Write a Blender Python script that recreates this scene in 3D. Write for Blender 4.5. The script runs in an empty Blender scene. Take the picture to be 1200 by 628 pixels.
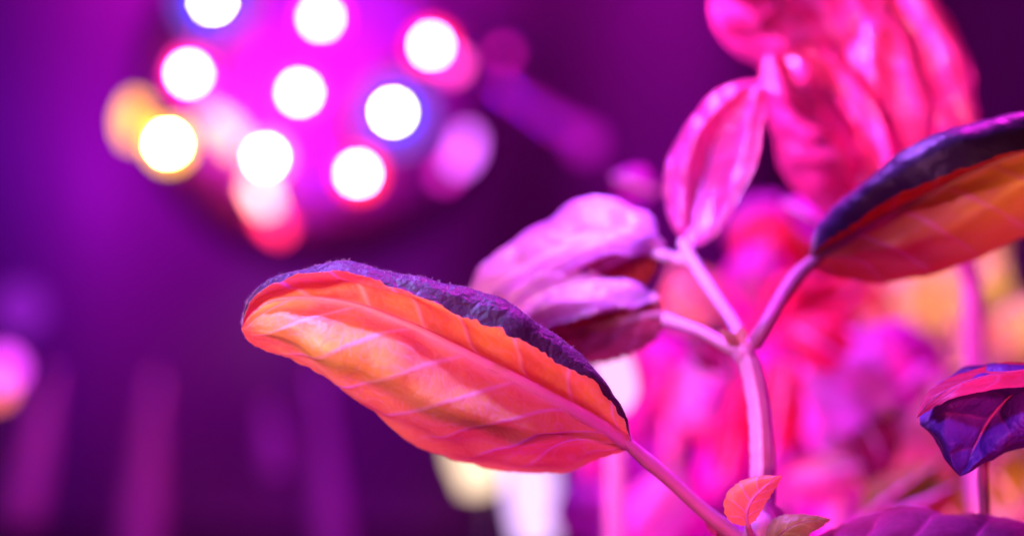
import bpy, math, random
from mathutils import Vector, noise
random.seed(7)
S = bpy.context.scene
COL = S.collection
# ---------------------------------------------------------------- camera
FOC = 0.26                      # focus distance in metres
F_MM, SENS = 60.0, 36.0
K = SENS / F_MM
cam_d = bpy.data.cameras.new("camera"); cam = bpy.data.objects.new("camera", cam_d); COL.objects.link(cam)
cam.rotation_euler = (math.pi/2, 0, 0)
cam_d.lens = F_MM; cam_d.sensor_width = SENS; cam_d.sensor_fit = 'HORIZONTAL'
cam_d.clip_start = 0.01; cam_d.clip_end = 50
cam_d.dof.use_dof = True; cam_d.dof.focus_distance = FOC; cam_d.dof.aperture_fstop = 5.3
S.camera = cam

def P(px, py, dep=0.0):
    """a point of the place from its bearing in the photo and its distance (cm behind the sharp plane)"""
    d = FOC + dep/100.0
    return Vector(((px-600)/1200*K*d, d, (314-py)/1200*K*d))

# ---------------------------------------------------------------- world
w = bpy.data.worlds.new("World"); S.world = w; w.use_nodes = True
bg = w.node_tree.nodes['Background']; bg.inputs[0].default_value = (0.30, 0.03, 0.42, 1); bg.inputs[1].default_value = 0.05
S.view_settings.view_transform = 'Standard'; S.view_settings.look = 'None'
S.view_settings.exposure = 0.35; S.view_settings.gamma = 1

# ---------------------------------------------------------------- materials
def nmat(name):
    m = bpy.data.materials.new(name); m.use_nodes = True
    nt = m.node_tree; nt.nodes.clear()
    out = nt.nodes.new('ShaderNodeOutputMaterial')
    return m, nt, out
def N(nt, t, **kw):
    n = nt.nodes.new(t)
    for k, v in kw.items(): setattr(n, k, v)
    return n
def mixc(nt, fac, a, b, blend='MIX'):
    n = N(nt, 'ShaderNodeMix', data_type='RGBA', blend_type=blend)
    for sock, val in ((n.inputs[0], fac), (n.inputs[6], a), (n.inputs[7], b)):
        if hasattr(val, 'links') or hasattr(val, 'is_linked'): nt.links.new(val, sock)
        elif isinstance(val, (int, float)): sock.default_value = val
        else: sock.default_value = (*val, 1)
    return n.outputs[2]

def leaf_mat(name, under, upper, vein, transl=0.45, tcol=None, rough=0.42, blotch=None, scale=1.0, spec=0.5, vein_up=None, tup=1.0, upb=.45):
    """two-sided basil leaf: 'under' = underside colour, 'upper' = upper side colour, veins from the mesh attribute"""
    m, nt, out = nmat(name)
    L = nt.links.new
    geo = N(nt, 'ShaderNodeNewGeometry')
    tc = N(nt, 'ShaderNodeTexCoord')
    at = N(nt, 'ShaderNodeAttribute', attribute_name='vein')
    n1 = N(nt, 'ShaderNodeTexNoise'); n1.inputs['Scale'].default_value = 90*scale; n1.inputs['Detail'].default_value = 4
    n2 = N(nt, 'ShaderNodeTexNoise'); n2.inputs['Scale'].default_value = 1500*scale; n2.inputs['Detail'].default_value = 3
    vo = N(nt, 'ShaderNodeTexVoronoi', feature='DISTANCE_TO_EDGE'); vo.inputs['Scale'].default_value = 420*scale
    for n in (n1, n2, vo): L(tc.outputs['Object'], n.inputs['Vector'])
    r1 = N(nt, 'ShaderNodeMapRange'); r1.inputs[1].default_value = .35; r1.inputs[2].default_value = .68; L(n1.outputs['Fac'], r1.inputs[0])
    b = blotch or tuple(c*0.72 for c in under)
    cu = mixc(nt, r1.outputs[0], under, b)
    ct = mixc(nt, r1.outputs[0], upper, tuple(c*0.6 for c in upper))
    # fine reticulation between the veins
    rv = N(nt, 'ShaderNodeMapRange'); rv.inputs[1].default_value = 0.0; rv.inputs[2].default_value = 0.12; rv.inputs[3].default_value = .16; rv.inputs[4].default_value = 0; L(vo.outputs['Distance'], rv.inputs[0])
    cu = mixc(nt, rv.outputs[0], cu, vein)
    cu = mixc(nt, at.outputs['Fac'], cu, vein)
    vu = vein_up or tuple(min(1, c*2.2+.01) for c in upper)
    ma = N(nt, 'ShaderNodeMath', operation='MULTIPLY'); ma.inputs[1].default_value = .6; L(at.outputs['Fac'], ma.inputs[0])
    ct = mixc(nt, ma.outputs[0], ct, vu)
    col = mixc(nt, geo.outputs['Backfacing'], cu, ct)     # mesh front = underside
    bp = N(nt, 'ShaderNodeBump'); bp.inputs['Strength'].default_value = .22; bp.inputs['Distance'].default_value = .00025
    ad = N(nt, 'ShaderNodeMath', operation='ADD'); L(n2.outputs['Fac'], ad.inputs[0])
    rb = N(nt, 'ShaderNodeMapRange'); rb.inputs[1].default_value = 0; rb.inputs[2].default_value = .25; rb.inputs[4].default_value = .45; L(vo.outputs['Distance'], rb.inputs[0]); L(rb.outputs[0], ad.inputs[1])
    L(ad.outputs[0], bp.inputs['Height'])
    pr = N(nt, 'ShaderNodeBsdfPrincipled'); L(col, pr.inputs['Base Color']); pr.inputs['Roughness'].default_value = rough
    pr.inputs['Specular IOR Level'].default_value = spec
    bs = N(nt, 'ShaderNodeMapRange'); bs.inputs[3].default_value = .28; bs.inputs[4].default_value = upb; L(geo.outputs['Backfacing'], bs.inputs[0]); L(bs.outputs[0], bp.inputs['Strength'])
    L(bp.outputs[0], pr.inputs['Normal'])
    tr = N(nt, 'ShaderNodeBsdfTranslucent')
    tcl = mixc(nt, at.outputs['Fac'], tcol or under, vein)
    tcl = mixc(nt, r1.outputs[0], tcl, tuple(c*.7 for c in (tcol or under)))
    tcl = mixc(nt, geo.outputs['Backfacing'], tcl, mixc(nt, 1.0, tcl, (tup*.8, tup, tup*1.2), 'MULTIPLY'))
    L(tcl, tr.inputs['Color'])
    mx = N(nt, 'ShaderNodeMixShader'); mx.inputs[0].default_value = transl
    L(pr.outputs[0], mx.inputs[1]); L(tr.outputs[0], mx.inputs[2]); L(mx.outputs[0], out.inputs[0])
    return m

def plain(name, col, rough=.5, metal=0, spec=.5, nscale=200, var=.75, sss=0):
    m, nt, out = nmat(name)
    pr = N(nt, 'ShaderNodeBsdfPrincipled'); tc = N(nt, 'ShaderNodeTexCoord')
    n1 = N(nt, 'ShaderNodeTexNoise'); n1.inputs['Scale'].default_value = nscale; n1.inputs['Detail'].default_value = 4
    nt.links.new(tc.outputs['Object'], n1.inputs['Vector'])
    nt.links.new(mixc(nt, n1.outputs['Fac'], col, tuple(c*var for c in col)), pr.inputs['Base Color'])
    pr.inputs['Roughness'].default_value = rough; pr.inputs['Metallic'].default_value = metal
    pr.inputs['Specular IOR Level'].default_value = spec
    if sss:
        pr.inputs['Subsurface Weight'].default_value = sss; pr.inputs['Subsurface Radius'].default_value = (.004, .001, .002)
        pr.inputs['Subsurface Scale'].default_value = .5
    bp = N(nt, 'ShaderNodeBump'); bp.inputs['Strength'].default_value = .2; bp.inputs['Distance'].default_value = .0003
    n2 = N(nt, 'ShaderNodeTexNoise'); n2.inputs['Scale'].default_value = nscale*6; nt.links.new(tc.outputs['Object'], n2.inputs['Vector'])
    nt.links.new(n2.outputs['Fac'], bp.inputs['Height']); nt.links.new(bp.outputs[0], pr.inputs['Normal'])
    nt.links.new(pr.outputs[0], out.inputs[0])
    return m
def glow(name, col, st):
    m, nt, out = nmat(name)
    e = N(nt, 'ShaderNodeEmission'); e.inputs[0].default_value = (*col, 1); e.inputs[1].default_value = st
    nt.links.new(e.outputs[0], out.inputs[0]); return m

# ---------------------------------------------------------------- object helpers
def tag(o, label=None, cat=None, group=None, kind=None):
    for k, v in (('label', label), ('category', cat), ('group', group), ('kind', kind)):
        if v: o[k] = v
    return o
def empty(name, loc, label, cat, group=None):
    o = bpy.data.objects.new(name, None); o.location = loc; o.empty_display_size = .01
    COL.objects.link(o); return tag(o, label, cat, group)
def world_loc(p):
    v = Vector((0, 0, 0))
    while p is not None: v += p.location; p = p.parent
    return v
def mesh(name, verts, faces, mat, parent=None, attr=None, smooth=True):
    """link one mesh object; its origin is put at its first vertex"""
    o0 = Vector(verts[0])
    me = bpy.data.meshes.new(name); me.from_pydata([tuple(Vector(v)-o0) for v in verts], [], faces)
    me.validate(); me.materials.append(mat)
    if smooth: me.polygons.foreach_set('use_smooth', [True]*len(me.polygons))
    if attr is not None:
        a = me.attributes.new('vein', 'FLOAT', 'POINT'); a.data.foreach_set('value', attr)
    o = bpy.data.objects.new(name, me); COL.objects.link(o)
    o.parent = parent; o.location = o0 - world_loc(parent)
    return o

def cr(p0, p1, p2, p3, t):
    return 0.5*((2*p1)+(p2-p0)*t+(2*p0-5*p1+4*p2-p3)*t*t+(3*p1-p0-3*p2+p3)*t**3)
def spline(pts, n, arclen=True):
    """n+1 points along a Catmull-Rom curve, even in length"""
    q = [2*pts[0]-pts[1]]+list(pts)+[2*pts[-1]-pts[-2]]
    m = 24; fine = []
    for i in range(1, len(q)-2):
        for k in range(m): fine.append(cr(q[i-1], q[i], q[i+1], q[i+2], k/m))
    fine.append(pts[-1].copy())
    cum = [0]
    for a, b in zip(fine, fine[1:]): cum.append(cum[-1]+(b-a).length)
    out = []; j = 0
    for i in range(n+1):
        s = cum[-1]*i/n
        while j < len(cum)-2 and cum[j+1] < s: j += 1
        f = (s-cum[j])/max(1e-12, cum[j+1]-cum[j])
        out.append(fine[j].lerp(fine[j+1], min(1, f)))
    return out

def tube(name, pts, radii, mat, parent, seg=14, n=40, ridge=0.0, bump=0.0, squash=1.0):
    """tapered round stalk through pts with closed, rounded ends"""
    c = spline(pts, n)
    def rad(t):
        x = t*(len(radii)-1); i = min(int(x), len(radii)-2); f = x-i
        return radii[i]*(1-f)+radii[i+1]*f
    V = []; Fc = []
    up = Vector((0, -1, 0.05))
    for i, p in enumerate(c):
        tg = (c[min(i+1, n)]-c[max(i-1, 0)]).normalized()
        a = tg.cross(up).normalized(); b = a.cross(tg).normalized()
        r = rad(i/n)
        if i == 0: r *= .55
        if i == n: r *= .45
        for k in range(seg):
            th = 2*math.pi*k/seg
            rr = r*(1+ridge*math.cos(4*th))*(1+bump*noise.noise(p*900+Vector((k, 0, 0))*.3))
            V.append(p+a*math.cos(th)*rr+b*math.sin(th)*rr*squash)
    for i in range(n):
        for k in range(seg):
            k2 = (k+1) % seg
            Fc.append((i*seg+k, i*seg+k2, (i+1)*seg+k2, (i+1)*seg+k))
    Fc.append(tuple(range(seg))[::-1]); Fc.append(tuple(n*seg+k for k in range(seg)))
    return mesh(name, V, Fc, mat, parent)

def smooth01(x): x = max(0, min(1, x)); return x*x*(3-2*x)

def leaf(parent, rails, vs, mat, nu=90, nv=36, nvein=6, slant=.26, quilt=.0006, crumple=.0012, cfreq=45, serr=.0007, teeth=20,
         vw=.035, seed=0, crinkle=0.0, folds=0.0, petiole=None, rib=.0009, stem_mat=None, label=None, flip=False, mid_index=None, name='leaf'):
    """lamina swept over rails that run from the base to the tip; vs = position of each rail across (0 = midrib).
       Front faces = underside."""
    curves = [spline(r, nu) for r in rails]
    nr = len(rails)
    knots = []
    for j in range(nr-1):
        seg = max(2, round(nv*abs(vs[j+1]-vs[j])/abs(vs[-1]-vs[0])))
        knots += [(j, k/seg) for k in range(seg)]
    knots.append((nr-2, 1.0))
    cols = len(knots)
    vmin, vmax = vs[0], vs[-1]
    Vv = []; A = []; UVv = []
    for i in range(nu+1):
        u = i/nu
        pts = [c[i] for c in curves]
        q = [2*pts[0]-pts[1]]+pts+[2*pts[-1]-pts[-2]]
        for (j, t) in knots:
            p = cr(q[j], q[j+1], q[j+2], q[j+3], t)
            v = vs[j]*(1-t)+vs[j+1]*t
            Vv.append(p); UVv.append((u, v))
    # normals by finite differences
    def idx(i, j): return i*cols+j
    L = sum((curves[min(range(nr), key=lambda k: abs(vs[k]))][i+1]-curves[min(range(nr), key=lambda k: abs(vs[k]))][i]).length for i in range(nu))
    newV = []
    sgn = -1 if flip else 1
    for i in range(nu+1):
        for j in range(cols):
            a = Vv[idx(min(i+1, nu), j)]-Vv[idx(max(i-1, 0), j)]
            b = Vv[idx(i, min(j+1, cols-1))]-Vv[idx(i, max(j-1, 0))]
            n = a.cross(b)
            n = n.normalized() if n.length > 1e-12 else Vector((0, -1, 0))
            n = n*sgn
            u, v = UVv[idx(i, j)]
            vn = abs(v)/(vmax if v > 0 else -vmin)
            side = .5 if v > 0 else 0
            sl = slant if isinstance(slant, float) else slant[1 if v > 0 else 0]
            uu = u-sl*(vn**1.1)*(1-.35*u)
            ph = uu*nvein+side*.45+.3*noise.noise(Vector((seed, v*1.1, u*2)))
            fr = ph-math.floor(ph); dist = min(fr, 1-fr)/nvein
            fade = smooth01((u+.02)/.06)*smooth01((1.02-u)/.10)*smooth01((1.03-vn)/.25)
            wv = vw*(.45*(1-vn)+.16)
            lat = math.exp(-(dist/(wv*.5))**2)*fade
            # finer cross veins
            ph2 = (u*1.3+.25*noise.noise(Vector((u*9, v*4, seed+3))))*nvein*3.1-vn*1.5
            f2 = abs((ph2 % 1)-.5)*2
            lat2 = math.exp(-(f2/.16)**2)*.22*fade
            mid = math.exp(-(vn/(.035+.05*(1-u)))**2)
            lat3 = math.exp(-(abs((((vn*5.2+.5*noise.noise(Vector((u*14, v*6, seed+5)))-u*6) % 1)-.5)*2)/.14)**2)*.16*fade
            ve = min(1, max(lat, mid, lat2*1.3, lat3))
            A.append(ve)
            pil = abs(math.sin(math.pi*ph))**.75*smooth01(vn/.12)*smooth01((1.1-vn)/.35)*smooth01(u/.1)*smooth01((1-u)/.12)
            h = quilt*(-pil)*(1-.6*smooth01((v-.1)/.5))           # lamina bulges towards the upper side, veins stand proud below
            h += quilt*.35*lat2
            cpos = Vv[idx(i, j)]
            e = smooth01(vn/.3)*smooth01(u/.12)*smooth01((1-u)/.12)
            h += crumple*e*(noise.noise(cpos*cfreq+Vector((seed*3.1, 0, 0)))+.45*noise.noise(cpos*cfreq*2.7+Vector((seed, 5, 0))))
            h += folds*e*(noise.noise(Vector((v*3.2+u*.8, u*1.6, seed+7)))+.4*noise.noise(Vector((v*7+u, u*3.5, seed+9))))
            if crinkle and v > .55:      # crisp wrinkles where the lamina rolls over
                kk = smooth01((v-.55)/.2)*smooth01(u/.08)*smooth01((1-u)/.08)
                h += crinkle*kk*(noise.noise(Vector(((u-.25*v)*26, v*5, seed)))+.45*noise.noise(Vector(((u-.4*v)*70, v*7, seed+2)))+.16*noise.noise(cpos*1500))
            p = cpos+n*h
            if j in (0, 1, cols-1, cols-2) and 0 < i < nu:       # toothed margin
                inner = Vv[idx(i, 4 if j < 3 else cols-5)]
                d = cpos-inner
                if d.length > 1e-9:
                    k = u*teeth+1.4*noise.noise(Vector((u*7, seed, v)))
                    saw = (k % 1.0)
                    amp = serr*(.5+.8*abs(noise.noise(Vector((u*11+seed, 2, v)))))*(1 if j in (0, cols-1) else .55)
                    p += d.normalized()*amp*(math.sin(math.pi*saw**1.7)-.4+.5*noise.noise(cpos*1200))*smooth01(u/.1)*smooth01((1-u)/.06)
            newV.append(p)
    Fc = []
    for i in range(nu):
        for j in range(cols-1):
            f = (idx(i, j), idx(i, j+1), idx(i+1, j+1), idx(i+1, j))
            Fc.append(f if flip else f[::-1])
    # front-face normal = n * ... : (a x b) with order reversed -> handled by material sides
    o = mesh(name, newV, Fc, mat, parent, attr=A)
    if label: o['label'] = label
    if rib:
        jm = min(range(cols), key=lambda j: abs(vs[knots[j][0]]*(1-knots[j][1])+vs[knots[j][0]+1]*knots[j][1]))
        mp = [newV[idx(i, jm)] for i in range(0, nu+1, max(1, nu//14))]
        tube('midrib', mp, [rib, rib*.75, rib*.5, rib*.3, rib*.12], stem_mat, o, seg=10, n=50, squash=.7)
    if petiole:
        pts, rr = petiole
        tube('petiole', pts, rr, stem_mat, o, seg=14, n=30, ridge=.05)
    return o

def px_leaf(parent, rails_px, vs, mat, dz=0, **kw):
    rails = [[P(x, y, d+dz) for (x, y, d) in r] for r in rails_px]
    if 'petiole' in kw and kw['petiole']:
        pts, rr = kw['petiole']; kw['petiole'] = ([P(*p) for p in pts], rr)
    return leaf(parent, rails, vs, mat, **kw)

def simple_leaf(parent, base, tip, width, depth_b, depth_t, mat, bulge=.5, fold=.6, bend=0.0, roll=0.0, **kw):
    """leaf between two bearings: width in px at its depth; fold = how far the halves rise (cm), bulge = arch along (cm)"""
    B = Vector((base[0], base[1])); T = Vector((tip[0], tip[1])); ax = T-B; L = ax.length
    nrm = Vector((-ax.y, ax.x))/L
    prof = [(0, 0), (.06, .30), (.18, .72), (.36, 1.0), (.55, .97), (.74, .72), (.88, .40), (.96, .17), (1, 0)]
    rails = []
    vs = [-1, -.72, -.36, 0, .36, .72, 1]
    for v in vs:
        r = []
        for (t, wd) in prof:
            c = B+ax*t+nrm*(bend*L*math.sin(math.pi*t))
            p = c+nrm*v*wd*width/2
            d = depth_b+(depth_t-depth_b)*t-bulge*math.sin(math.pi*t)+fold*wd*(abs(v)**1.4)+roll*v*wd
            r.append(P(p.x, p.y, d))
        rails.append(r)
    kw.setdefault('nu', 46); kw.setdefault('nv', 22)
    return leaf(parent, rails, vs, mat, **kw)

# ---------------------------------------------------------------- materials in use
M_main = leaf_mat('leaf_coral_underside', (.92, .47, .22), (.075, .03, .14), (.95, .40, .88), transl=.24, tcol=(1, .20, .10), rough=.45, blotch=(.86, .12, .24), scale=1.0, vein_up=(.18, .09, .36), tup=.06, upb=1.0)
M_orange = leaf_mat('leaf_orange_underside', (.88, .50, .12), (.06, .02, .09), (.85, .35, .25), transl=.4, tcol=(1, .45, .1), blotch=(.8, .22, .1))
M_pale = leaf_mat('leaf_pale', (.85, .40, .42), (.66, .36, .90), (.95, .6, .8), transl=.4, tcol=(.95, .35, .35), rough=.3, spec=.8)
M_pink = leaf_mat('leaf_pink', (.80, .07, .62), (.72, .05, .66), (.90, .22, .85), transl=.45, tcol=(.9, .06, .7), rough=.35)
M_red = leaf_mat('leaf_crimson', (.62, .08, .12), (.30, .05, .16), (.7, .15, .3), transl=.45, tcol=(.8, .1, .1), rough=.5)
M_scarlet = leaf_mat('leaf_scarlet', (.85, .06, .14), (.85, .05, .12), (.9, .2, .4), transl=.45, tcol=(1, .05, .08), rough=.45)
M_hot = leaf_mat('leaf_hot_pink', (.90, .12, .34), (.88, .09, .42), (.95, .45, .65), transl=.35, tcol=(1, .12, .22), rough=.24, spec=1.0, blotch=(.85, .10, .18))
M_lav = leaf_mat('leaf_lavender', (.5, .10, .3), (.74, .24, .90), (.7, .4, .8), transl=.2, tcol=(.8, .1, .4), rough=.28, spec=.9, vein_up=(.7, .45, .95))
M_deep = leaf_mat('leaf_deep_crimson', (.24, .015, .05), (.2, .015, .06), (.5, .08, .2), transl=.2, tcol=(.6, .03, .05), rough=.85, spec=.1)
M_olive = leaf_mat('leaf_olive', (.34, .22, .02), (.36, .24, .02), (.45, .3, .1), transl=.3, tcol=(.4, .25, .02), rough=.5)
M_gold = leaf_mat('leaf_golden', (.80, .62, .28), (.60, .48, .24), (.85, .6, .4), transl=.4, tcol=(.9, .6, .2), rough=.4)
M_dark = leaf_mat('leaf_dark_purple', (.30, .06, .12), (.13, .05, .45), (.4, .1, .25), transl=.2, rough=.45, spec=.5, vein_up=(.26, .08, .34), tup=.5, upb=.9)
M_stem = plain('stem_pink', (.86, .38, .76), rough=.38, sss=.3, nscale=300)
M_rib = plain('midrib_rose', (.90, .26, .88), rough=.42, nscale=300)
M_ribd = plain('midrib_plum', (.45, .12, .30), rough=.45, nscale=300)

# ================================================================ main basil plant
plant = empty('basil_plant', P(893, 1000, 1.5), 'front basil plant with the sharp curled coral leaf and the forked pink stem', 'plant')
G_ = 'stem'
tube('stem', [P(893, 1000, 1.5), P(896, 800, 1.4), P(895, 640, 1.4), P(891, 580, 1.6), P(891, 530, 1.8), P(888, 480, 2.0), P(881, 440, 2.2), P(872, 408, 2.4)],
     [.0020, .0020, .0018, .00165, .0016, .0015, .00145, .0014], M_stem, plant, n=90, ridge=.15, seg=24, bump=.10)
tube('branch', [P(873, 412, 2.4), P(862, 382, 2.8), P(842, 352, 3.3), P(822, 322, 3.8), P(806, 296, 4.1), P(798, 280, 4.2)], [.0013, .00105, .00095, .0010, .0010, .0009], M_stem, plant, ridge=.08)
tube('side_shoot', [P(874, 414, 2.4), P(850, 404, 2.5), P(820, 388, 2.7), P(795, 379, 2.9), P(776, 373, 3.0)], [.0012, .0010, .0009, .0009, .0011], M_stem, plant, ridge=.08)
tube('side_shoot', [P(808, 304, 4.1), P(792, 303, 4.2), P(775, 298, 4.2), P(758, 291, 4.3)], [.0010, .0009, .0010, .0012], M_stem, plant, ridge=.08)
tube('side_shoot', [P(903, 600, 1.7), P(904, 540, 1.9), P(901, 490, 2.2), P(894, 445, 2.4), P(882, 415, 2.5)], [.0007, .0007, .0006, .0006, .0007], M_rib, plant, ridge=.08)
def hairs(parent, samples, mat, ln=.0005, r0=.00002):
    V = []; Fc = []
    for p, n in samples:
        n = (n+Vector((random.uniform(-.5, .5), random.uniform(-.5, .5), random.uniform(-.5, .5)))).normalized()
        a = n.orthogonal().normalized(); b = n.cross(a); l = ln*random.uniform(.4, 1.2); k = len(V)
        for q in range(3): V.append(p+(a*math.cos(q*2.094)+b*math.sin(q*2.094))*r0)
        V.append(p+n*l); Fc += [(k, k+1, k+3), (k+1, k+2, k+3), (k+2, k, k+3)]
    o = mesh('fine_hair', V, Fc, mat, parent); o['kind'] = 'stuff'
# node swellings
tube('stem_node', [P(866, 424, 2.4), P(873, 410, 2.35), P(878, 398, 2.4)], [.0012, .0018, .0010], M_stem, plant, n=14)
tube('stem_node', [P(880, 640, 1.3), P(890, 622, 1.2), P(893, 606, 1.4)], [.0018, .0026, .0017], M_stem, plant, n=14)

# --- the sharp curled leaf
mid = [(742,524,.7),(700,497,.45),(660,474,.3),(615,449,.2),(560,421,.1),(520,401,.1),(480,381,.15),(440,366,.2),(408,355,.25),(355,349,.3),(318,353,.35),(296,366,.4),(283,386,.45)]
low = [(742,524,.7),(722,531,.75),(697,539,1.2),(665,553,1.5),(615,557,1.6),(560,549,1.5),(510,529,1.35),(465,500,1.15),(430,476,.95),(390,447,.8),(345,425,.65),(312,410,.6),(292,399,.55),(283,386,.45)]
lo1 = [(742,524,.7),(712,522,.5),(680,520,.30),(640,515,-.1),(590,506,-.35),(540,489,-.4),(495,466,-.4),(450,443,-.35),(410,420,-.3),(370,402,-.25),(330,388,0),(303,385,.25),(290,386,.4),(283,386,.45)]
up1 = [(742,524,.7),(716,487,.65),(690,462,.6),(650,430,.6),(600,398,.6),(545,372,.6),(495,350,.6),(440,334,.6),(400,326,.6),(355,328,.55),(318,337,.5),(295,354,.45),(283,386,.45)]
cre = [(742,524,.7),(730,487,.5),(703,449,.3),(664,409,.15),(612,368,.05),(560,340,0),(500,319,0),(440,310,.05),(392,309,.1),(350,318,.2),(315,331,.3),(291,352,.4),(283,386,.45)]
ed1 = [(742,524,.7),(733,494,.35),(707,453,-.05),(667,416,-.25),(614,377,-.4),(560,350,-.45),(500,326,-.4),(440,315,-.3),(392,312,-.2),(350,321,-.05),(314,334,.15),(290,355,.3),(283,386,.45)]
edg = [(742,524,.7),(735,503,.35),(712,466,.0),(686,441,-.25),(640,415,-.45),(600,392,-.6),(562,374,-.65),(520,353,-.65),(480,338,-.6),(440,327,-.5),(400,322,-.4),(345,328,-.2),(311,339,.05),(290,358,.25),(283,386,.45)]
sharp = px_leaf(plant, [low, lo1, mid, up1, cre, ed1, edg], [-1, -.5, 0, .45, .78, .9, 1.0], M_main, nu=300, nv=130, nvein=7, slant=(.52, .20),
        quilt=.00034, crumple=.0019, folds=.0010, cfreq=55, serr=.0009, teeth=12, vw=.030, seed=1.3, rib=.0013, stem_mat=M_rib, flip=True, crinkle=.00024,
        petiole=([(728,512,.6),(752,534,.72),(785,562,.9),(820,594,1.1),(850,618,1.25),(888,650,1.4)], [.0008, .00115, .00105, .0011, .0013, .0017]),
        label='sharp coral leaf seen from beneath, its dark purple edge curled over')

M_hair = plain('fine_hair', (.8, .5, .8), rough=.5)
me_ = sharp.data; me_.update(); hs = []; w0 = world_loc(sharp)
ncol = len(me_.vertices)//301
for i in range(4, 300):
    for j in (0, ncol-1):
        for q in range(2):
            a_ = me_.vertices[i*ncol+j].co; b_ = me_.vertices[i*ncol+(3 if j == 0 else ncol-4)].co
            hs.append((w0+a_.lerp(me_.vertices[(i+1 if i < 299 else i)*ncol+j].co, random.random()), (a_-b_).normalized()))
jc = int(ncol*.86)
for q in range(1100):
    i = random.randint(3, 297); j = min(ncol-1, max(0, jc+random.randint(-int(ncol*.10), int(ncol*.10))))
    v_ = me_.vertices[i*ncol+j]; hs.append((w0+v_.co, -v_.normal))
hairs(sharp, hs, M_hair)
# --- leaf at the right edge, purple rolled rim above an orange underside
mid5 = [(948,306,2.2),(975,290,2.0),(1010,270,1.7),(1050,248,1.5),(1095,225,1.3),(1145,200,1.2),(1200,178,1.1),(1260,160,1.2),(1330,160,1.5)]
low5 = [(948,306,2.2),(962,322,2.4),(1000,329,2.6),(1045,330,2.6),(1095,320,2.5),(1145,298,2.4),(1200,274,2.2),(1270,240,2.1),(1330,160,1.5)]
lo5 = [(948,306,2.2),(968,308,2.1),(1004,303,1.7),(1048,295,1.3),(1095,278,1.1),(1145,254,1.0),(1200,228,.9),(1265,200,1.1),(1330,160,1.5)]
up5 = [(948,306,2.2),(964,283,2.2),(992,258,2.1),(1035,226,2.0),(1085,200,1.8),(1140,178,1.6),(1200,160,1.5),(1260,146,1.5),(1330,160,1.5)]
cr5 = [(948,306,2.2),(955,275,2.2),(980,244,2.0),(1018,204,1.6),(1070,168,1.2),(1130,145,1.0),(1200,131,.9),(1260,130,1.1),(1330,160,1.5)]
ed5 = [(948,306,2.2),(957,279,1.9),(985,250,1.5),(1027,212,1.0),(1080,180,.7),(1138,157,.5),(1200,143,.5),(1262,138,.8),(1330,160,1.5)]
eg5 = [(948,306,2.2),(961,289,1.8),(995,266,1.4),(1044,233,.9),(1096,209,.5),(1149,190,.4),(1202,174,.4),(1265,155,.8),(1330,160,1.5)]
M_right = leaf_mat('leaf_crimson_gold_underside', (.42, .05, .09), (.05, .018, .12), (.75, .22, .40), transl=.14, tcol=(.8, .1, .03), blotch=(.80, .38, .10), scale=.32, vein_up=(.2, .1, .3), tup=.06, upb=1.0)
px_leaf(plant, [low5, lo5, mid5, up5, cr5, ed5, eg5], [-1, -.5, 0, .45, .78, .9, 1], M_right, dz=1.1, nu=140, nv=70, nvein=7, seed=4.1, quilt=.0006, crumple=.0014,
        cfreq=50, serr=.0006, teeth=14, crinkle=.00026, rib=.0009, stem_mat=M_ribd,
        petiole=([(960,300,3.25),(935,322,3.1),(915,350,2.75),(897,382,2.3),(880,408,2.4)], [.0010, .0013, .0012, .0012, .0014]),
        label='leaf at right with a rolled dark purple rim above an orange underside')

# --- upright leaf behind the branch tip
px_leaf(plant, [[(806,290,4.3),(784,268,4.6),(775,228,4.9),(781,182,5.1),(802,140,5.2),(838,108,5.1),(868,97,5.0),(893,93,4.9)],
                [(806,290,4.3),(797,262,4.3),(797,222,4.4),(805,180,4.4),(825,142,4.5),(852,115,4.6),(874,102,4.7),(893,93,4.9)],
                [(806,290,4.3),(815,258,4.5),(823,220,4.7),(833,182,4.8),(849,148,4.8),(867,120,4.8),(881,106,4.8),(893,93,4.9)],
                [(806,290,4.3),(828,266,4.1),(845,232,4.1),(857,195,4.2),(868,160,4.3),(880,130,4.5),(888,110,4.6),(893,93,4.9)],
                [(806,290,4.3),(832,279,3.9),(855,248,3.8),(872,210,3.8),(884,170,3.9),(893,132,4.2),(897,108,4.6),(893,93,4.9)]],
        [-1, -.5, 0, .5, 1], M_hot, nu=70, nv=36, seed=2, folds=.0018, crumple=.0015, stem_mat=M_rib, petiole=([(810,285,4.3),(806,295,4.2),(802,304,4.1)], [.0011, .0012, .0011]),
        label='upright pale pink leaf rising from the branch tip')
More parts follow.
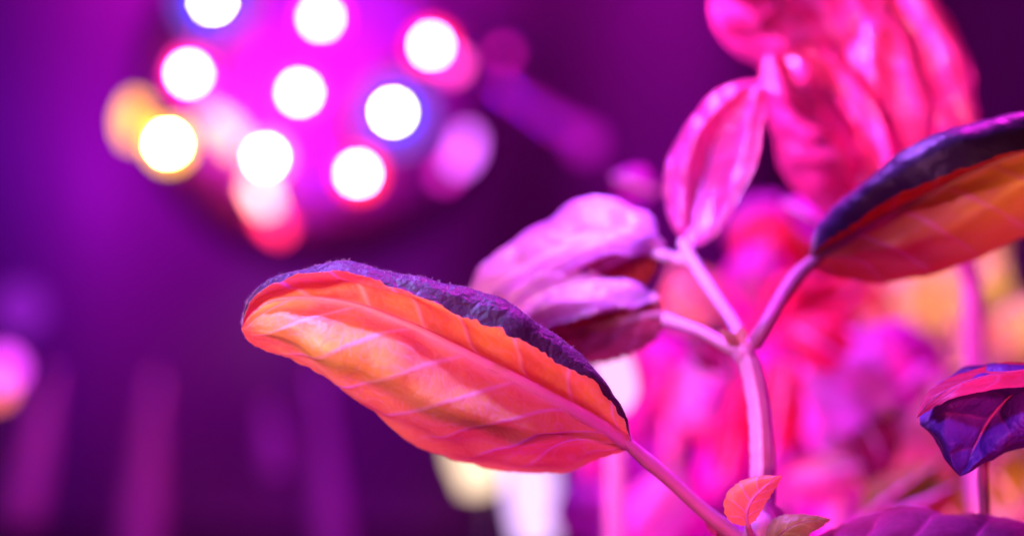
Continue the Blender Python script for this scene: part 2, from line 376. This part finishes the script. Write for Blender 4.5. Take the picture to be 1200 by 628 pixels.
# --- lavender leaves arching left behind the sharp one
px_leaf(plant, [[(778,287,4.3),(755,262,4.6),(722,246,4.9),(690,243,5.2),(650,252,5.4),(605,278,5.5),(570,308,5.5),(545,345,5.4)],
                [(778,287,4.3),(752,272,4.2),(718,262,4.4),(685,262,4.6),(645,275,4.8),(605,300,5.0),(572,325,5.2),(545,345,5.4)],
                [(778,287,4.3),(748,280,3.9),(715,277,3.9),(684,282,4.1),(645,298,4.3),(608,320,4.7),(576,338,5.0),(545,345,5.4)],
                [(778,287,4.3),(748,286,3.7),(716,290,3.6),(688,305,3.7),(655,324,4.0),(615,343,4.4),(580,353,4.9),(545,345,5.4)]],
        [-1, -.5, 0, 1], M_lav, nu=70, nv=36, seed=5, folds=.004, crumple=.0025, cfreq=60, flip=True, stem_mat=M_stem, label='lavender leaf arching left, top surface shining')
px_leaf(plant, [[(772,352,3.6),(745,333,3.9),(715,320,4.2),(680,316,4.4),(640,322,4.5),(600,342,4.6),(570,372,4.6)],
                [(772,352,3.6),(742,340,3.6),(712,332,3.8),(680,334,4.0),(640,345,4.2),(604,364,4.4),(570,372,4.6)],
                [(772,352,3.6),(742,347,3.4),(712,346,3.5),(684,356,3.6),(650,374,3.9),(610,388,4.2),(570,372,4.6)]],
        [-1, 0, 1], M_lav, nu=60, nv=30, seed=6, folds=.005, crumple=.0025, cfreq=60, flip=True, stem_mat=M_stem, label='lavender leaf just behind the curled purple edge')
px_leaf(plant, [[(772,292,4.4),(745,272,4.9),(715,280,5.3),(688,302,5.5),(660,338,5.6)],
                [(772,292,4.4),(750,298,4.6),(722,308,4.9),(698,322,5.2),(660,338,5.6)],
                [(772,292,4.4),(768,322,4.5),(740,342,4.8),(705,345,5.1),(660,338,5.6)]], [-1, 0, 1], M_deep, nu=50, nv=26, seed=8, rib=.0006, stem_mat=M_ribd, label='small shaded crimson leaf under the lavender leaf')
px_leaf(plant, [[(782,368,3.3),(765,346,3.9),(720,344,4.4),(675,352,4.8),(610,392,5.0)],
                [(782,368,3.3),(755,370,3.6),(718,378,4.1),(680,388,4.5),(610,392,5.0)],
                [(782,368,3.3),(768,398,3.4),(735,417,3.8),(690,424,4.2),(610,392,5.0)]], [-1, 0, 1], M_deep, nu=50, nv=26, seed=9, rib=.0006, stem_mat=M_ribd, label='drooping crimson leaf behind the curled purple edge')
# --- tiny leaves at the lower node
px_leaf(plant, [[(876,616,.5),(860,613,.46),(849,600,.42),(851,580,.40),(866,565,.40),(888,558,.40),(917,557,.4)],
                [(876,616,.5),(867,603,.40),(862,590,.34),(867,577,.31),(880,567,.32),(896,561,.35),(917,557,.4)],
                [(876,616,.5),(875,605,.44),(877,594,.38),(884,582,.36),(894,572,.36),(904,564,.37),(917,557,.4)],
                [(876,616,.5),(885,609,.5),(892,598,.5),(898,587,.5),(906,575,.5),(912,566,.45),(917,557,.4)]],
        [-1, -.5, 0, 1], M_main, nu=110, nv=60, seed=11, nvein=5, quilt=.00012, crumple=.00015, serr=.0003, teeth=10, rib=.00028, vw=.04, stem_mat=M_rib, flip=True,
        petiole=([(876,614,.5),(880,626,.8),(888,640,1.2)], [.0004, .0006, .0008]), label='tiny orange serrated leaf at the foot of the pink stem')
px_leaf(plant, [[(898,640,.9),(900,618,.9),(912,606,.8),(932,603,.7),(952,604,.7),(974,608,.7)],
                [(898,640,.9),(914,626,.6),(928,616,.5),(942,611,.5),(956,609,.55),(974,608,.7)],
                [(898,640,.9),(922,640,.6),(938,631,.5),(950,624,.5),(962,617,.6),(974,608,.7)]], [-1, 0, 1], M_gold, nu=60, nv=30, seed=12, nvein=5,
        quilt=.0002, crumple=.0004, serr=.0003, teeth=9, rib=.00025, vw=.04, stem_mat=M_ribd, label='tiny olive gold leaf beside the stem at the bottom')
for k, (x, y, r, d) in enumerate([(846,620,.0022,1.5),(858,606,.0016,1.4),(832,604,.0014,1.6),(901,600,.0013,1.6)]):
    simple_leaf(plant, (x+18, y+26), (x-4, y-12), 26, d, d-.2, M_pink if k % 2 else M_red, bulge=.1, fold=.15, nu=24, nv=14, seed=20+k, quilt=.0002, crumple=.0004, serr=.0002, rib=0, name='bud_leaf')

# ================================================================ plant at the lower right
pr_ = empty('basil_plant', P(1160, 1000, 3), 'basil plant at the lower right with a hooded blue violet leaf', 'plant')
tube('stem', [P(1160, 1000, 3), P(1158, 700, 2.4), P(1154, 600, 2.2), P(1153, 540, 2.0), P(1175, 470, 1.8), P(1240, 425, 1.5)], [.0016, .0014, .0010, .0009, .0009, .0008], M_ribd, pr_)
px_leaf(pr_, [[(1245,420,.9),(1205,424,1.2),(1160,428,1.4),(1112,444,1.3),(1084,466,1.0),(1074,494,.7),(1090,518,.6),(1108,542,.45),(1125,558,.4)],
              [(1245,420,.9),(1205,438,.4),(1165,450,.2),(1130,463,.15),(1108,482,.15),(1106,505,.15),(1112,525,.2),(1116,544,.25),(1125,558,.4)],
              [(1245,420,.9),(1212,446,.6),(1186,462,.6),(1168,480,.65),(1155,498,.6),(1146,515,.55),(1138,532,.5),(1131,546,.45),(1125,558,.4)],
              [(1245,420,.9),(1228,462,.3),(1212,482,.2),(1196,497,.2),(1180,512,.2),(1164,526,.25),(1150,538,.3),(1138,548,.35),(1125,558,.4)],
              [(1245,420,.9),(1262,462,.6),(1246,492,.6),(1222,512,.6),(1198,524,.55),(1174,536,.5),(1155,546,.45),(1140,553,.4),(1125,558,.4)]],
        [-1, -.5, 0, .5, 1], M_dark, nu=140, nv=80, seed=14, nvein=5, quilt=.0008, crumple=.0016, cfreq=110, serr=.0004, teeth=11, flip=True, rib=.0004, stem_mat=M_ribd,
        label='hooded blue violet leaf with a pointed tip hanging down')
px_leaf(pr_, [[(1262,404,1.4),(1215,419,1.3),(1165,426,1.2),(1118,440,1.1),(1086,462,.8),(1074,490,.5)],
              [(1262,404,1.4),(1218,430,.6),(1168,438,.4),(1124,450,.3),(1093,468,.3),(1074,490,.5)],
              [(1262,404,1.4),(1220,446,.1),(1172,452,-.1),(1134,459,-.1),(1104,472,.1),(1074,490,.5)]],
        [-1, 0, 1], M_scarlet, dz=-.3, nu=90, nv=40, seed=31, nvein=5, quilt=.0004, crumple=.0007, cfreq=90, serr=.0003, teeth=10, rib=.0004, stem_mat=M_ribd,  # scarlet sheet added to imitate red light on the hooded leaf's rolled top
        label='crimson leaf arched over the blue violet hooded leaf')
px_leaf(pr_, [[(930,660,.8),(965,626,1.3),(1000,609,1.6),(1045,598,1.8),(1082,593,1.8),(1115,603,1.7),(1155,604,1.6),(1200,616,1.5),(1280,660,1.2)],
              [(930,660,.8),(970,650,.4),(1005,636,.6),(1045,625,.7),(1085,618,.7),(1120,622,.7),(1158,627,.7),(1200,640,.7),(1280,660,1.2)],
              [(930,660,.8),(972,676,-.2),(1008,668,.0),(1045,662,.1),(1085,660,.1),(1122,660,.1),(1160,664,.1),(1205,672,.2),(1280,660,1.2)],
              [(930,660,.8),(978,700,-.4),(1010,710,-.4),(1048,715,-.4),(1085,715,-.4),(1122,712,-.4),(1162,708,-.4),(1210,700,-.1),(1280,660,1.2)]],
        [-1, -.5, 0, 1], leaf_mat('leaf_magenta_crimson', (.5, .1, .1), (.42, .035, .22), (.6, .12, .35), transl=.15, rough=.45, scale=.6),
        nu=120, nv=50, seed=15, crumple=.0016, quilt=.0009, flip=False, stem_mat=M_ribd, label='broad glossy magenta leaf along the bottom right edge')

# ================================================================ tall plant behind, top right
pt = empty('basil_plant', P(1145, 1000, 9), 'tall basil plant behind at right topped by crumpled pink leaves', 'plant')
tube('stem', [P(1150, 1000, 9), P(1148, 700, 9), P(1146, 560, 9), P(1142, 420, 8.6), P(1136, 320, 8.4), P(1098, 270, 8.2), P(1070, 240, 8)], [.0030, .0026, .0024, .0022, .0022, .002, .002], M_stem, pt)
px_leaf(pt, [[(1000,110,7.5),(955,104,7.6),(905,96,7.6),(858,66,7.5),(832,20,7.4),(838,-40,7.4),(880,-80,7.5)],
             [(1000,110,7.5),(965,70,6.9),(925,50,6.6),(893,25,6.6),(875,-10,6.7),(870,-50,7),(880,-80,7.5)],
             [(1000,110,7.5),(990,60,7.6),(970,25,7.6),(945,-10,7.5),(920,-40,7.4),(900,-64,7.4),(880,-80,7.5)],
             [(1000,110,7.5),(1030,60,7),(1025,10,7),(1000,-35,7),(965,-65,7.2),(920,-82,7.3),(880,-80,7.5)]],
        [-1, -.5, 0, 1], M_hot, nu=70, nv=40, seed=16, crumple=.0022, folds=.006, cfreq=60, quilt=.0012, stem_mat=M_rib, label='topmost crumpled pink leaf, its left edge bulging')
px_leaf(pt, [[(1000,250,7.2),(962,232,7.1),(928,205,7.0),(912,160,6.9),(903,115,6.9),(900,85,7.0),(925,60,7.1)],
             [(1000,250,7.2),(975,205,6.5),(950,170,6.4),(935,135,6.4),(925,100,6.5),(920,75,6.8),(925,60,7.1)],
             [(1000,250,7.2),(1010,200,7),(990,155,7),(975,120,7),(960,90,7),(945,68,7),(925,60,7.1)],
             [(1000,250,7.2),(1045,215,6.6),(1045,165,6.5),(1020,115,6.5),(990,80,6.7),(955,60,7),(925,60,7.1)]],
        [-1, -.5, 0, 1], M_hot, nu=70, nv=40, seed=17, crumple=.002, folds=.005, cfreq=60, quilt=.0012, stem_mat=M_rib, label='folded pink leaf hanging below the topmost leaf')
px_leaf(pt, [[(1010,255,7.8),(985,215,7.6),(975,160,7.5),(985,100,7.5),(1000,40,7.5),(1010,-10,7.6),(1030,-60,7.8)],
             [(1010,255,7.8),(1030,215,7.0),(1030,160,6.9),(1030,100,6.9),(1030,40,7.0),(1030,-10,7.2),(1030,-60,7.8)],
             [(1010,255,7.8),(1075,225,7.6),(1085,165,7.6),(1075,105,7.6),(1060,50,7.6),(1045,-5,7.7),(1030,-60,7.8)],
             [(1010,255,7.8),(1110,230,7.2),(1130,170,7.1),(1115,105,7.1),(1088,45,7.2),(1060,-5,7.4),(1030,-60,7.8)],
             [(1010,255,7.8),(1120,255,7.5),(1156,160,7.4),(1140,100,7.4),(1108,30,7.5),(1075,-15,7.6),(1030,-60,7.8)]],
        [-1, -.5, 0, .5, 1], M_hot, nu=80, nv=50, seed=18, crumple=.0025, folds=.0065, cfreq=60, quilt=.0014, stem_mat=M_rib, label='long crumpled magenta leaf on the right of the top cluster')
simple_leaf(pt, (985, 275), (915, 235), 45, 8.4, 8.6, M_pink, seed=19)
simple_leaf(pt, (770, 225), (715, 205), 46, 11, 11, M_pink, seed=20, label='small rosy leaf showing dimly behind the upright leaf')

# ================================================================ blurred plants behind, lower right
for (x, y, q) in ((852, 398, -14), (868, 388, 5), (846, 392, -12)):
    simple_leaf(plant, (868, 404), (x+q*.3, y-6), 14, 2.3, 2.0, M_gold, bulge=.04, fold=.08, nu=20, nv=12, seed=q, quilt=.0001, crumple=.0003, serr=.0001, rib=0, name='bud_leaf')
def extra(x):
    rnd = random.Random(x)
    zones = {780: (690, 870, 440, 640, 10, 17, [M_hot, M_pink, M_scarlet, M_pink], 16), 900: (860, 990, 300, 600, 11, 15, [M_scarlet, M_hot, M_scarlet, M_deep], 18),
             960: (920, 1080, 400, 620, 10, 15, [M_hot, M_pink, M_pale], 10), 1090: (1010, 1230, 310, 640, 12, 17, [M_gold, M_gold, M_pale, M_red], 14)}
    x0, x1, y0, y1, d0, d1, ms, n = zones[x]; out = []
    for k in range(n):
        bx, by = rnd.uniform(x0, x1), rnd.uniform(y0, y1); a = rnd.uniform(-2.6, -.5); L = rnd.uniform(35, 90)
        out.append(((bx, by), (bx+math.cos(a)*L, by+math.sin(a)*L), L*rnd.uniform(.35, .6), rnd.uniform(d0, d1), rnd.choice(ms), rnd.random() < .4))
    return out
def back_plant(base_px, base_dep, label, stem_top, leaves, group='blurred basil plants in the background'):
    base_dep = base_dep*1.25+1
    e = empty('basil_plant', P(base_px[0], base_px[1], base_dep), label, 'plant', group)
    leaves = leaves+extra(base_px[0])
    tube('stem', [P(base_px[0], base_px[1], base_dep), P((base_px[0]*.6+stem_top[0]*.4), (base_px[1]*.5+stem_top[1]*.5), base_dep), P(*stem_top, base_dep)], [.003, .0025, .0018], M_stem, e, n=24)
    for k, (b, t, wd, d, m, fl) in enumerate(leaves):
        d = d*1.25+1
        simple_leaf(e, b, t, wd, d, d+random.uniform(-.6, .6), m, bulge=random.uniform(.2, .8), fold=random.uniform(.3, 1.2), bend=random.uniform(-.08, .08), roll=random.uniform(-.5, .5),
                    seed=30+k+base_px[0]*.01, crumple=.003, quilt=.001, flip=fl, stem_mat=M_stem, rib=.0008, nu=36, nv=20)
    return e
back_plant((960, 1000), 9, 'blurred basil with broad lavender pink leaf right of the pink stem', (985, 430), [
    ((1060, 500), (935, 395), 120, 8.5, M_pale, False), ((1040, 420), (960, 560), 110, 9.0, M_pale, False), ((1000, 395), (1110, 440), 60, 9.5, M_pink, False),
    ((1010, 545), (915, 560), 60, 8.0, M_pale, True), ((1000, 560), (935, 630), 80, 9, M_pink, False), ((1090, 430), (1010, 470), 50, 8.5, M_pink, True)])
back_plant((900, 1000), 12, 'blurred red basil directly behind the pink stem fork', (905, 400), [
    ((900, 400), (985, 330), 80, 10, M_scarlet, False), ((905, 540), (925, 420), 70, 7.5, M_scarlet, False), ((850, 560), (868, 450), 50, 8, M_scarlet, False), ((990, 420), (925, 380), 56, 7.6, M_scarlet, True), ((1000, 480), (1040, 560), 50, 8.5, M_deep, False), ((850, 430), (800, 400), 40, 7.5, M_deep, False), ((890, 380), (905, 280), 90, 11, M_pink, False), ((840, 380), (790, 310), 80, 10, M_gold, False), ((930, 420), (1010, 400), 90, 11, M_scarlet, False),
    ((900, 520), (960, 430), 90, 12, M_scarlet, False), ((870, 520), (800, 440), 80, 12, M_scarlet, False), ((930, 600), (900, 500), 90, 12, M_pink, False), ((880, 470), (940, 390), 60, 10, M_pink, False),
    ((850, 270), (935, 255), 70, 14, M_pink, False), ((930, 340), (880, 250), 90, 13, M_scarlet, False), ((975, 360), (1035, 300), 60, 12, M_scarlet, False)])
back_plant((780, 1000), 13, 'blurred magenta basil between the sharp leaf stalk and the pink stem', (790, 430), [
    ((800, 500), (850, 410), 60, 11, M_pale, False), ((760, 520), (720, 420), 90, 14, M_pink, False), ((790, 600), (740, 500), 90, 15, M_pink, False), ((830, 590), (880, 500), 70, 12, M_pink, False),
    ((740, 640), (800, 560), 60, 11, M_pale, False), ((710, 640), (680, 540), 100, 16, M_pink, False), ((850, 640), (800, 560), 80, 14, M_pink, False), ((800, 470), (760, 390), 80, 14, M_pink, False),
    ((750, 470), (700, 400), 60, 12, M_pale, True), ((830, 450), (760, 470), 60, 13, M_red, False)])
back_plant((1090, 1000), 14, 'blurred golden basil under the orange leaf at the right edge', (1080, 400), [
    ((1080, 400), (1010, 310), 100, 13, M_gold, False), ((1100, 400), (1180, 300), 110, 13, M_gold, False), ((1120, 390), (1060, 320), 90, 14, M_gold, False), ((1160, 420), (1230, 350), 80, 12, M_gold, False),
    ((1060, 600), (1120, 520), 90, 12, M_gold, False), ((1090, 620), (1010, 560), 80, 14, M_red, False), ((1180, 620), (1200, 540), 100, 9, M_pale, True), ((1150, 560), (1210, 500), 70, 10, M_gold, False),
    ((1130, 500), (1050, 520), 70, 13, M_pale, True), ((1060, 380), (960, 350), 80, 15, M_dark, True), ((1190, 400), (1160, 340), 70, 15, M_dark, True), ((1090, 560), (1110, 600), 50, 7, M_pale, True),
    ((1180, 640), (1090, 600), 100, 12, M_gold, False), ((1000, 615), (1110, 535), 62, 6, M_olive, False), ((1040, 600), (1130, 560), 46, 5.5, M_olive, True), ((1120, 610), (1060, 540), 50, 6.5, M_olive, False), ((1190, 590), (1140, 530), 60, 7, M_olive, False)])

# ================================================================ grow lamp with nine lit diodes
def lathe(name, profile, mat, parent, origin, axis=Vector((0, -1, 0)), seg=24):
    ax = axis.normalized(); a = ax.orthogonal().normalized(); b = ax.cross(a)
    V = []; Fc = []
    for (r, h) in profile:
        for k in range(seg):
            t = 2*math.pi*k/seg
            V.append(origin+ax*h+a*math.cos(t)*r+b*math.sin(t)*r)
    for i in range(len(profile)-1):
        for k in range(seg):
            k2 = (k+1) % seg
            Fc.append((i*seg+k, i*seg+k2, (i+1)*seg+k2, (i+1)*seg+k))
    Fc.append(tuple(range(seg))[::-1]); Fc.append(tuple((len(profile)-1)*seg+k for k in range(seg)))
    return mesh(name, V, Fc, mat, parent)
def box(name, c, ux, uy, uz, mat, parent):
    V = [c+ux*sx+uy*sy+uz*sz for sx in (-1, 1) for sy in (-1, 1) for sz in (-1, 1)]
    F = [(0,1,3,2),(4,6,7,5),(0,4,5,1),(2,3,7,6),(0,2,6,4),(1,5,7,3)]
    return mesh(name, V, F, mat, parent, smooth=False)
LD = 56.0     # cm behind the sharp plane
lamp = empty('grow_lamp', P(350, 108, LD+3), 'round grow lamp with nine glowing diodes hanging at the upper left', 'lamp')
M_house = plain('lamp_face', (.42, .04, .50), rough=.35, nscale=30)
M_black = plain('lamp_shell', (.12, .06, .14), rough=.4, nscale=30)
c0 = P(352, 95, LD+1.9)
prof = [(.0005, 0), (.03, 0), (.058, -.001), (.070, -.005), (.080, -.012), (.086, -.024), (.090, -.040), (.092, -.06), (.0925, -.10)]
lathe('face_plate', prof, M_house, lamp, c0, seg=64)
lathe('housing', [(.0925, -.102), (.090, -.12), (.08, -.15), (.05, -.17), (.001, -.172)], M_black, lamp, c0, seg=64)
leds = [((248,-1),(.09,.09,4.0),1),((375,20),(1.0,.04,.30),1),((505,53),(1.0,.04,.16),1),((220,86),(1.0,.05,.35),1),((350,108),(1.0,.05,.85),1),
        ((460,131),(.09,.09,4.0),1.1),((195,168),(1.0,.42,.08),1.3),((310,184),(1.0,.08,.12),1),((419,203),(1.0,.05,.12),1)]
M_cup = plain('diode_cup', (.15, .1, .15), rough=.25, metal=0, nscale=60)
for k, ((x, y), c, s) in enumerate(leds):
    o = P(x, y, LD)+Vector((0, .0065, 0))
    d = lathe('diode', [(.0018, 0), (.0023, .002), (.0024, .004), (.0022, .005), (.0017, .0062), (.0009, .0068), (.0003, .007)], glow('diode_%d' % k, c, 620*s), lamp, o, seg=20)
    hc = [(.02,.015,.9),(1,.01,.35),(1,.01,.10),(1,.02,.30),(1,.02,.75),(.03,.02,.9),(1,.45,.03),(1,.14,.05),(1,.02,.06)][k]
    lathe('lens', [(.0030, -.003), (.0062, -.002), (.0084, -.0005), (.0080, .0006), (.0050, .001), (.0030, .0009)], glow('lens_%d' % k, hc, 5.0), d, o, seg=28)  # glowing ring added to imitate the coloured halo around the diode
    if k in (0, 5):      # broad faint glowing rings imitate the blue halos of two diodes
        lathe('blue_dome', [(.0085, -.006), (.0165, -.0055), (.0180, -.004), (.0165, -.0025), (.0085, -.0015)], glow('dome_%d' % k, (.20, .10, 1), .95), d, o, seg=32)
    lathe('diode_cup', [(.0030, -.0115), (.0034, -.002), (.0033, .0002), (.0027, .0003), (.0020, -.001), (.0018, -.0015)], M_cup, d, o, seg=28)
# hanging cable
tube('hanger_wire', [P(560, 40, LD), P(575, 30, LD+2), P(640, 60, LD+4), P(760, -60, LD+6)], [.002, .002, .002], M_black, lamp, n=30)
# glowing tubes added to imitate coloured reflections around the lamp
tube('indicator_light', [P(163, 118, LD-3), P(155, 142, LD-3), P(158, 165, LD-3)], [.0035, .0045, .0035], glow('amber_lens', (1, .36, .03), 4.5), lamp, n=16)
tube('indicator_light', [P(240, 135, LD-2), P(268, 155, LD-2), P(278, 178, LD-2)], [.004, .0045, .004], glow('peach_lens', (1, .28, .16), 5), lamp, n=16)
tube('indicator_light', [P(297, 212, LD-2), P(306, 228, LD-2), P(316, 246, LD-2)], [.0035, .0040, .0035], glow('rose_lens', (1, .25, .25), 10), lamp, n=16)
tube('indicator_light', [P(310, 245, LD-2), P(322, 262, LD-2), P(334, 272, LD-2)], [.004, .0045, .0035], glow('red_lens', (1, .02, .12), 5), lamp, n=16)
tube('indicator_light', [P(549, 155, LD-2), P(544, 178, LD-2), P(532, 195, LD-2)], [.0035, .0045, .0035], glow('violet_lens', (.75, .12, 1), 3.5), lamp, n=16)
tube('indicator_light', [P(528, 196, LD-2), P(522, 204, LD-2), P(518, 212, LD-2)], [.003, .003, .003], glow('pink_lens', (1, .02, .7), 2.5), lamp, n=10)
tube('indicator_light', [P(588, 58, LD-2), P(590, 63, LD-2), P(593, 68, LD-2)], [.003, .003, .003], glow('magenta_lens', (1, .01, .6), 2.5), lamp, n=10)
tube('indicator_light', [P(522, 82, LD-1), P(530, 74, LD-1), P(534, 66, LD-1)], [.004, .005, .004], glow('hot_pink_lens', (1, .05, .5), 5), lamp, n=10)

tube('bracket_arm', [P(585, 100, LD), P(640, 135, LD), P(690, 165, LD)], [.0026, .003, .0045], plain('rod_paint', (.8, .1, .7), rough=.3), lamp, n=24)  # magenta rod added to imitate a reflected streak beside the lamp
lathe('arm_tip', [(.004, 0), (.007, .002), (.007, .006), (.003, .009)], glow('rod_tip_lens', (.7, .01, .7), .8), lamp, P(686, 168, LD-1), seg=16)  # glowing end of the imitated streak

# two lit bulbs low behind the sharp leaf
for (x, c, st, yb, lab) in ((562, (1, .70, .48), 1.3, 578, 'warm cream glowing bulb low behind the coral leaf'), (628, (.80, .48, 1), 1.4, 640, 'lavender white glowing bulb low behind the coral leaf')):
    e = empty('grow_bulb', P(x, 760, 28), lab, 'bulb')
    tube('bulb_glass', [P(x-12, 470, 28), P(x-10, 520, 28), P(x-3, yb-30, 28), P(x+2, yb, 28)], [.0045, .0078, .0080, .0060], glow('bulb_%d' % x, c, st), e, n=24, seg=20)
    tube('bulb_base', [P(x+2, yb+2, 28), P(x+3, yb+20, 28), P(x+4, 760, 28)], [.002, .0025, .003], M_black, e, n=10)

e = empty('grow_bulb', P(724, 760, 10), 'small white pink glowing bulb just right of the coral leaf', 'bulb')
tube('bulb_glass', [P(712, 412, 10), P(720, 435, 10), P(724, 458, 10), P(720, 482, 10)], [.0035, .0042, .0042, .0025], glow('bulb_pink', (1, .42, .90), 1.25), e, n=24, seg=20)  # lit tube added to make a soft white pink glow
tube('bulb_base', [P(720, 484, 10), P(721, 520, 10), P(724, 760, 10)], [.002, .0025, .003], M_stem, e, n=10)
# things at the left edge
for (x, y, c, st, r, lab) in ((5, 432, (.85, .06, .95), 3.0, .0075, 'violet round light at the left edge of the picture'), (-4, 455, (1, .16, .12), 3.0, .006, 'orange red round light at the left edge under the violet one'),
                              (24, 362, (.22, .01, .42), 1.0, .012, 'faint purple round light above the violet one')):
    e = empty('lamp_globe', P(x, y, LD), lab, 'lamp')
    lathe('globe', [(r*.2, -r*.95), (r*.7, -r*.7), (r, 0), (r*.7, r*.7), (r*.2, r*.95)], glow('globe_%d' % (x+50), c, st), e, P(x, y, LD), seg=20)
    tube('globe_stem', [P(x, y+8, LD+.8), P(x-20, y+60, LD+3), P(x-60, 900, LD+3)], [.002, .002, .002], M_black, e, n=10)
M_pole = plain('pole_paint', (.5, .12, .5), rough=.4, nscale=20)
for (x0, y0, x1, y1, r, d, lab) in ((182, 440, 150, 760, .016, 60, 'rose tinted leaning post in the dark at lower left'), (372, 440, 398, 760, .011, 55, 'dim violet upright post below the coral leaf'),
                                    (312, 470, 322, 560, .007, 50, 'short magenta peg below the tip of the coral leaf'), (60, 430, 20, 620, .012, 60, 'brownish blurred post at the far lower left')):
    o = tube('support_post', [P(x0, y0, d), P((x0+x1)/2, (y0+y1)/2, d), P(x1, y1, d)], [r*.15, r*.7, r], M_pole, None, n=16)
    tag(o, lab, 'post', 'blurred posts in the dark background')

# ================================================================ backdrop: pleated tent wall; growing bench below
def wall():
    V = []; Fc = []; nx, nz = 260, 30
    for i in range(nx+1):
        x = -1.6+3.2*i/nx
        for j in range(nz+1):
            z = -.9+1.9*j/nz
            y = 1.75+.035*math.sin(x*17+1.5*noise.noise(Vector((x*2, z, 0))))+.05*noise.noise(Vector((x*5, z*1.5, 2)))
            V.append(Vector((x, y, z)))
    for i in range(nx):
        for j in range(nz):
            a = i*(nz+1)+j; Fc.append((a, a+1, a+nz+2, a+nz+1))
    o = mesh('wall', V, Fc, plain('tent_fabric', (.42, .16, .46), rough=.45, nscale=4), None)
    o['kind'] = 'structure'
wall()
V = [Vector((-1.6+3.2*i/40, .1+1.6*j/24, -.26+.006*noise.noise(Vector((i*.9, j*.9, 0))))) for i in range(41) for j in range(25)]
Fc = [(i*25+j, (i+1)*25+j, (i+1)*25+j+1, i*25+j+1) for i in range(40) for j in range(24)]
g = mesh('ground', V, Fc, plain('soil', (.05, .03, .03), rough=.9, nscale=60), None); g['kind'] = 'structure'

# ================================================================ unseen lamps; most spots and all points added to tint single places
def area(loc, target, col, power, size):
    l = bpy.data.lights.new('area_lamp', 'AREA'); l.color = col; l.energy = power; l.size = size; l.shape = 'DISK'
    o = bpy.data.objects.new('area_lamp', l); COL.objects.link(o); o.location = loc
    o.rotation_euler = (Vector(target)-Vector(loc)).to_track_quat('-Z', 'Y').to_euler(); return o
def spot(loc, target, col, power, deg, blend=.8, size=.02):
    l = bpy.data.lights.new('spot_lamp', 'SPOT'); l.color = col; l.energy = power; l.spot_size = math.radians(deg); l.spot_blend = blend; l.shadow_soft_size = size
    o = bpy.data.objects.new('spot_lamp', l); COL.objects.link(o); o.location = loc
    o.rotation_euler = (Vector(target)-Vector(loc)).to_track_quat('-Z', 'Y').to_euler(); return o
def point(loc, col, power, size=.03):
    l = bpy.data.lights.new('point_lamp', 'POINT'); l.color = col; l.energy = power; l.shadow_soft_size = size
    o = bpy.data.objects.new('point_lamp', l); COL.objects.link(o); o.location = loc; return o
area((-.12, .42, .36), (0, .28, 0), (.42, .12, 1), 2.9, .08)         # violet from above and behind
area((.16, .48, .40), (.06, .34, 0), (.95, .02, .80), 2.6, .10)        # magenta from above right
area((.22, .02, -.20), (.03, .30, 0), (1, .01, .16), .35, .08)       # red from the front, low right
spot((-.16, .10, .032), (-.036, .26, .001), (1, .52, .20), 2.7, 20, size=.015)      # warm on the left half of the coral leaf
spot((.05, .05, .14), (.006, .26, -.008), (1, .05, .80), .8, 30, size=.02)      # rose from the camera side
spot((-.10, .16, .28), (.022, .31, .004), (.78, .26, 1), 6.0, 15, size=.015)      # lavender on the rear leaves from above left
spot((-.12, .20, .22), (-.035, .26, .0), (.40, .42, 1), 4.0, 20, size=.01)      # blue white on the curled edge
spot((-.10, .12, .12), (.029, .30, .002), (.20, .22, 1), 4.5, 11, size=.01)      # blue on the cut side shoots
spot((-.14, .28, .14), (.10, .33, .045), (1, .15, .80), 14, 24, size=.01)      # pink on the top cluster
spot((-.08, .14, .02), (.062, .305, .036), (1, .24, .42), 5.5, 12, size=.01)      # rose on the upright leaf
spot((.03, .20, -.20), (.085, .40, -.03), (1, .02, .85), 2.0, 40, size=.02)      # magenta from below, on the rear plants
spot((-.13, .37, -.01), (.075, .41, -.035), (1, .01, .40), 4.2, 40, size=.01)      # rose raking the rear plants from the left
spot((.17, .20, .02), (.115, .44, -.01), (1, .58, .16), 3.4, 16, size=.01)      # added warm spot on the golden leaves at right
spot((.13, .08, -.06), (.086, .27, .009), (1, .5, .10), 1.0, 6.5, size=.01)      # another added warm spot, under the orange leaf
spot((.02, .10, .10), (.071, .265, -.025), (.35, .12, 1), 1.6, 9, size=.01)      # blue violet on the hooded leaf
spot((-.10, .13, .08), (.054, .28, -.030), (1, .40, .85), 2.8, 9, size=.01)      # pale pink along the stem
spot((-.02, .10, -.03), (.037, .265, -.040), (1, .36, .24), .45, 16, size=.01)      # warm on the tiny leaves at the node
spot((.10, .14, .02), (.074, .265, -.0185), (1, .05, .25), 2.2, 7, size=.01)      # red on top of the hooded leaf
spot((-.06, .13, .10), (.084, .285, -.005), (1, .30, .75), 1.4, 8, size=.01)      # pale pink on the stalk of the right leaf
spot((.16, .22, -.10), (.092, .39, -.045), (1, .55, .10), 1.8, 14, size=.01)      # warm on the olive leaves low at right
# points added to wash the wall and posts with colour
point((-.20, 1.52, .46), (1, .01, .95), 2.4)
point((-.36, 1.55, .10), (.6, .01, 1), .7)
point((.0, 1.60, .40), (1, .01, .9), .3)
point((-.75, 1.45, .1), (.30, .01, 1), 1.1)
point((-.2, 1.2, -.35), (.8, .01, .8), .9)
point((-.24, .62, -.24), (.85, .01, .9), .07)
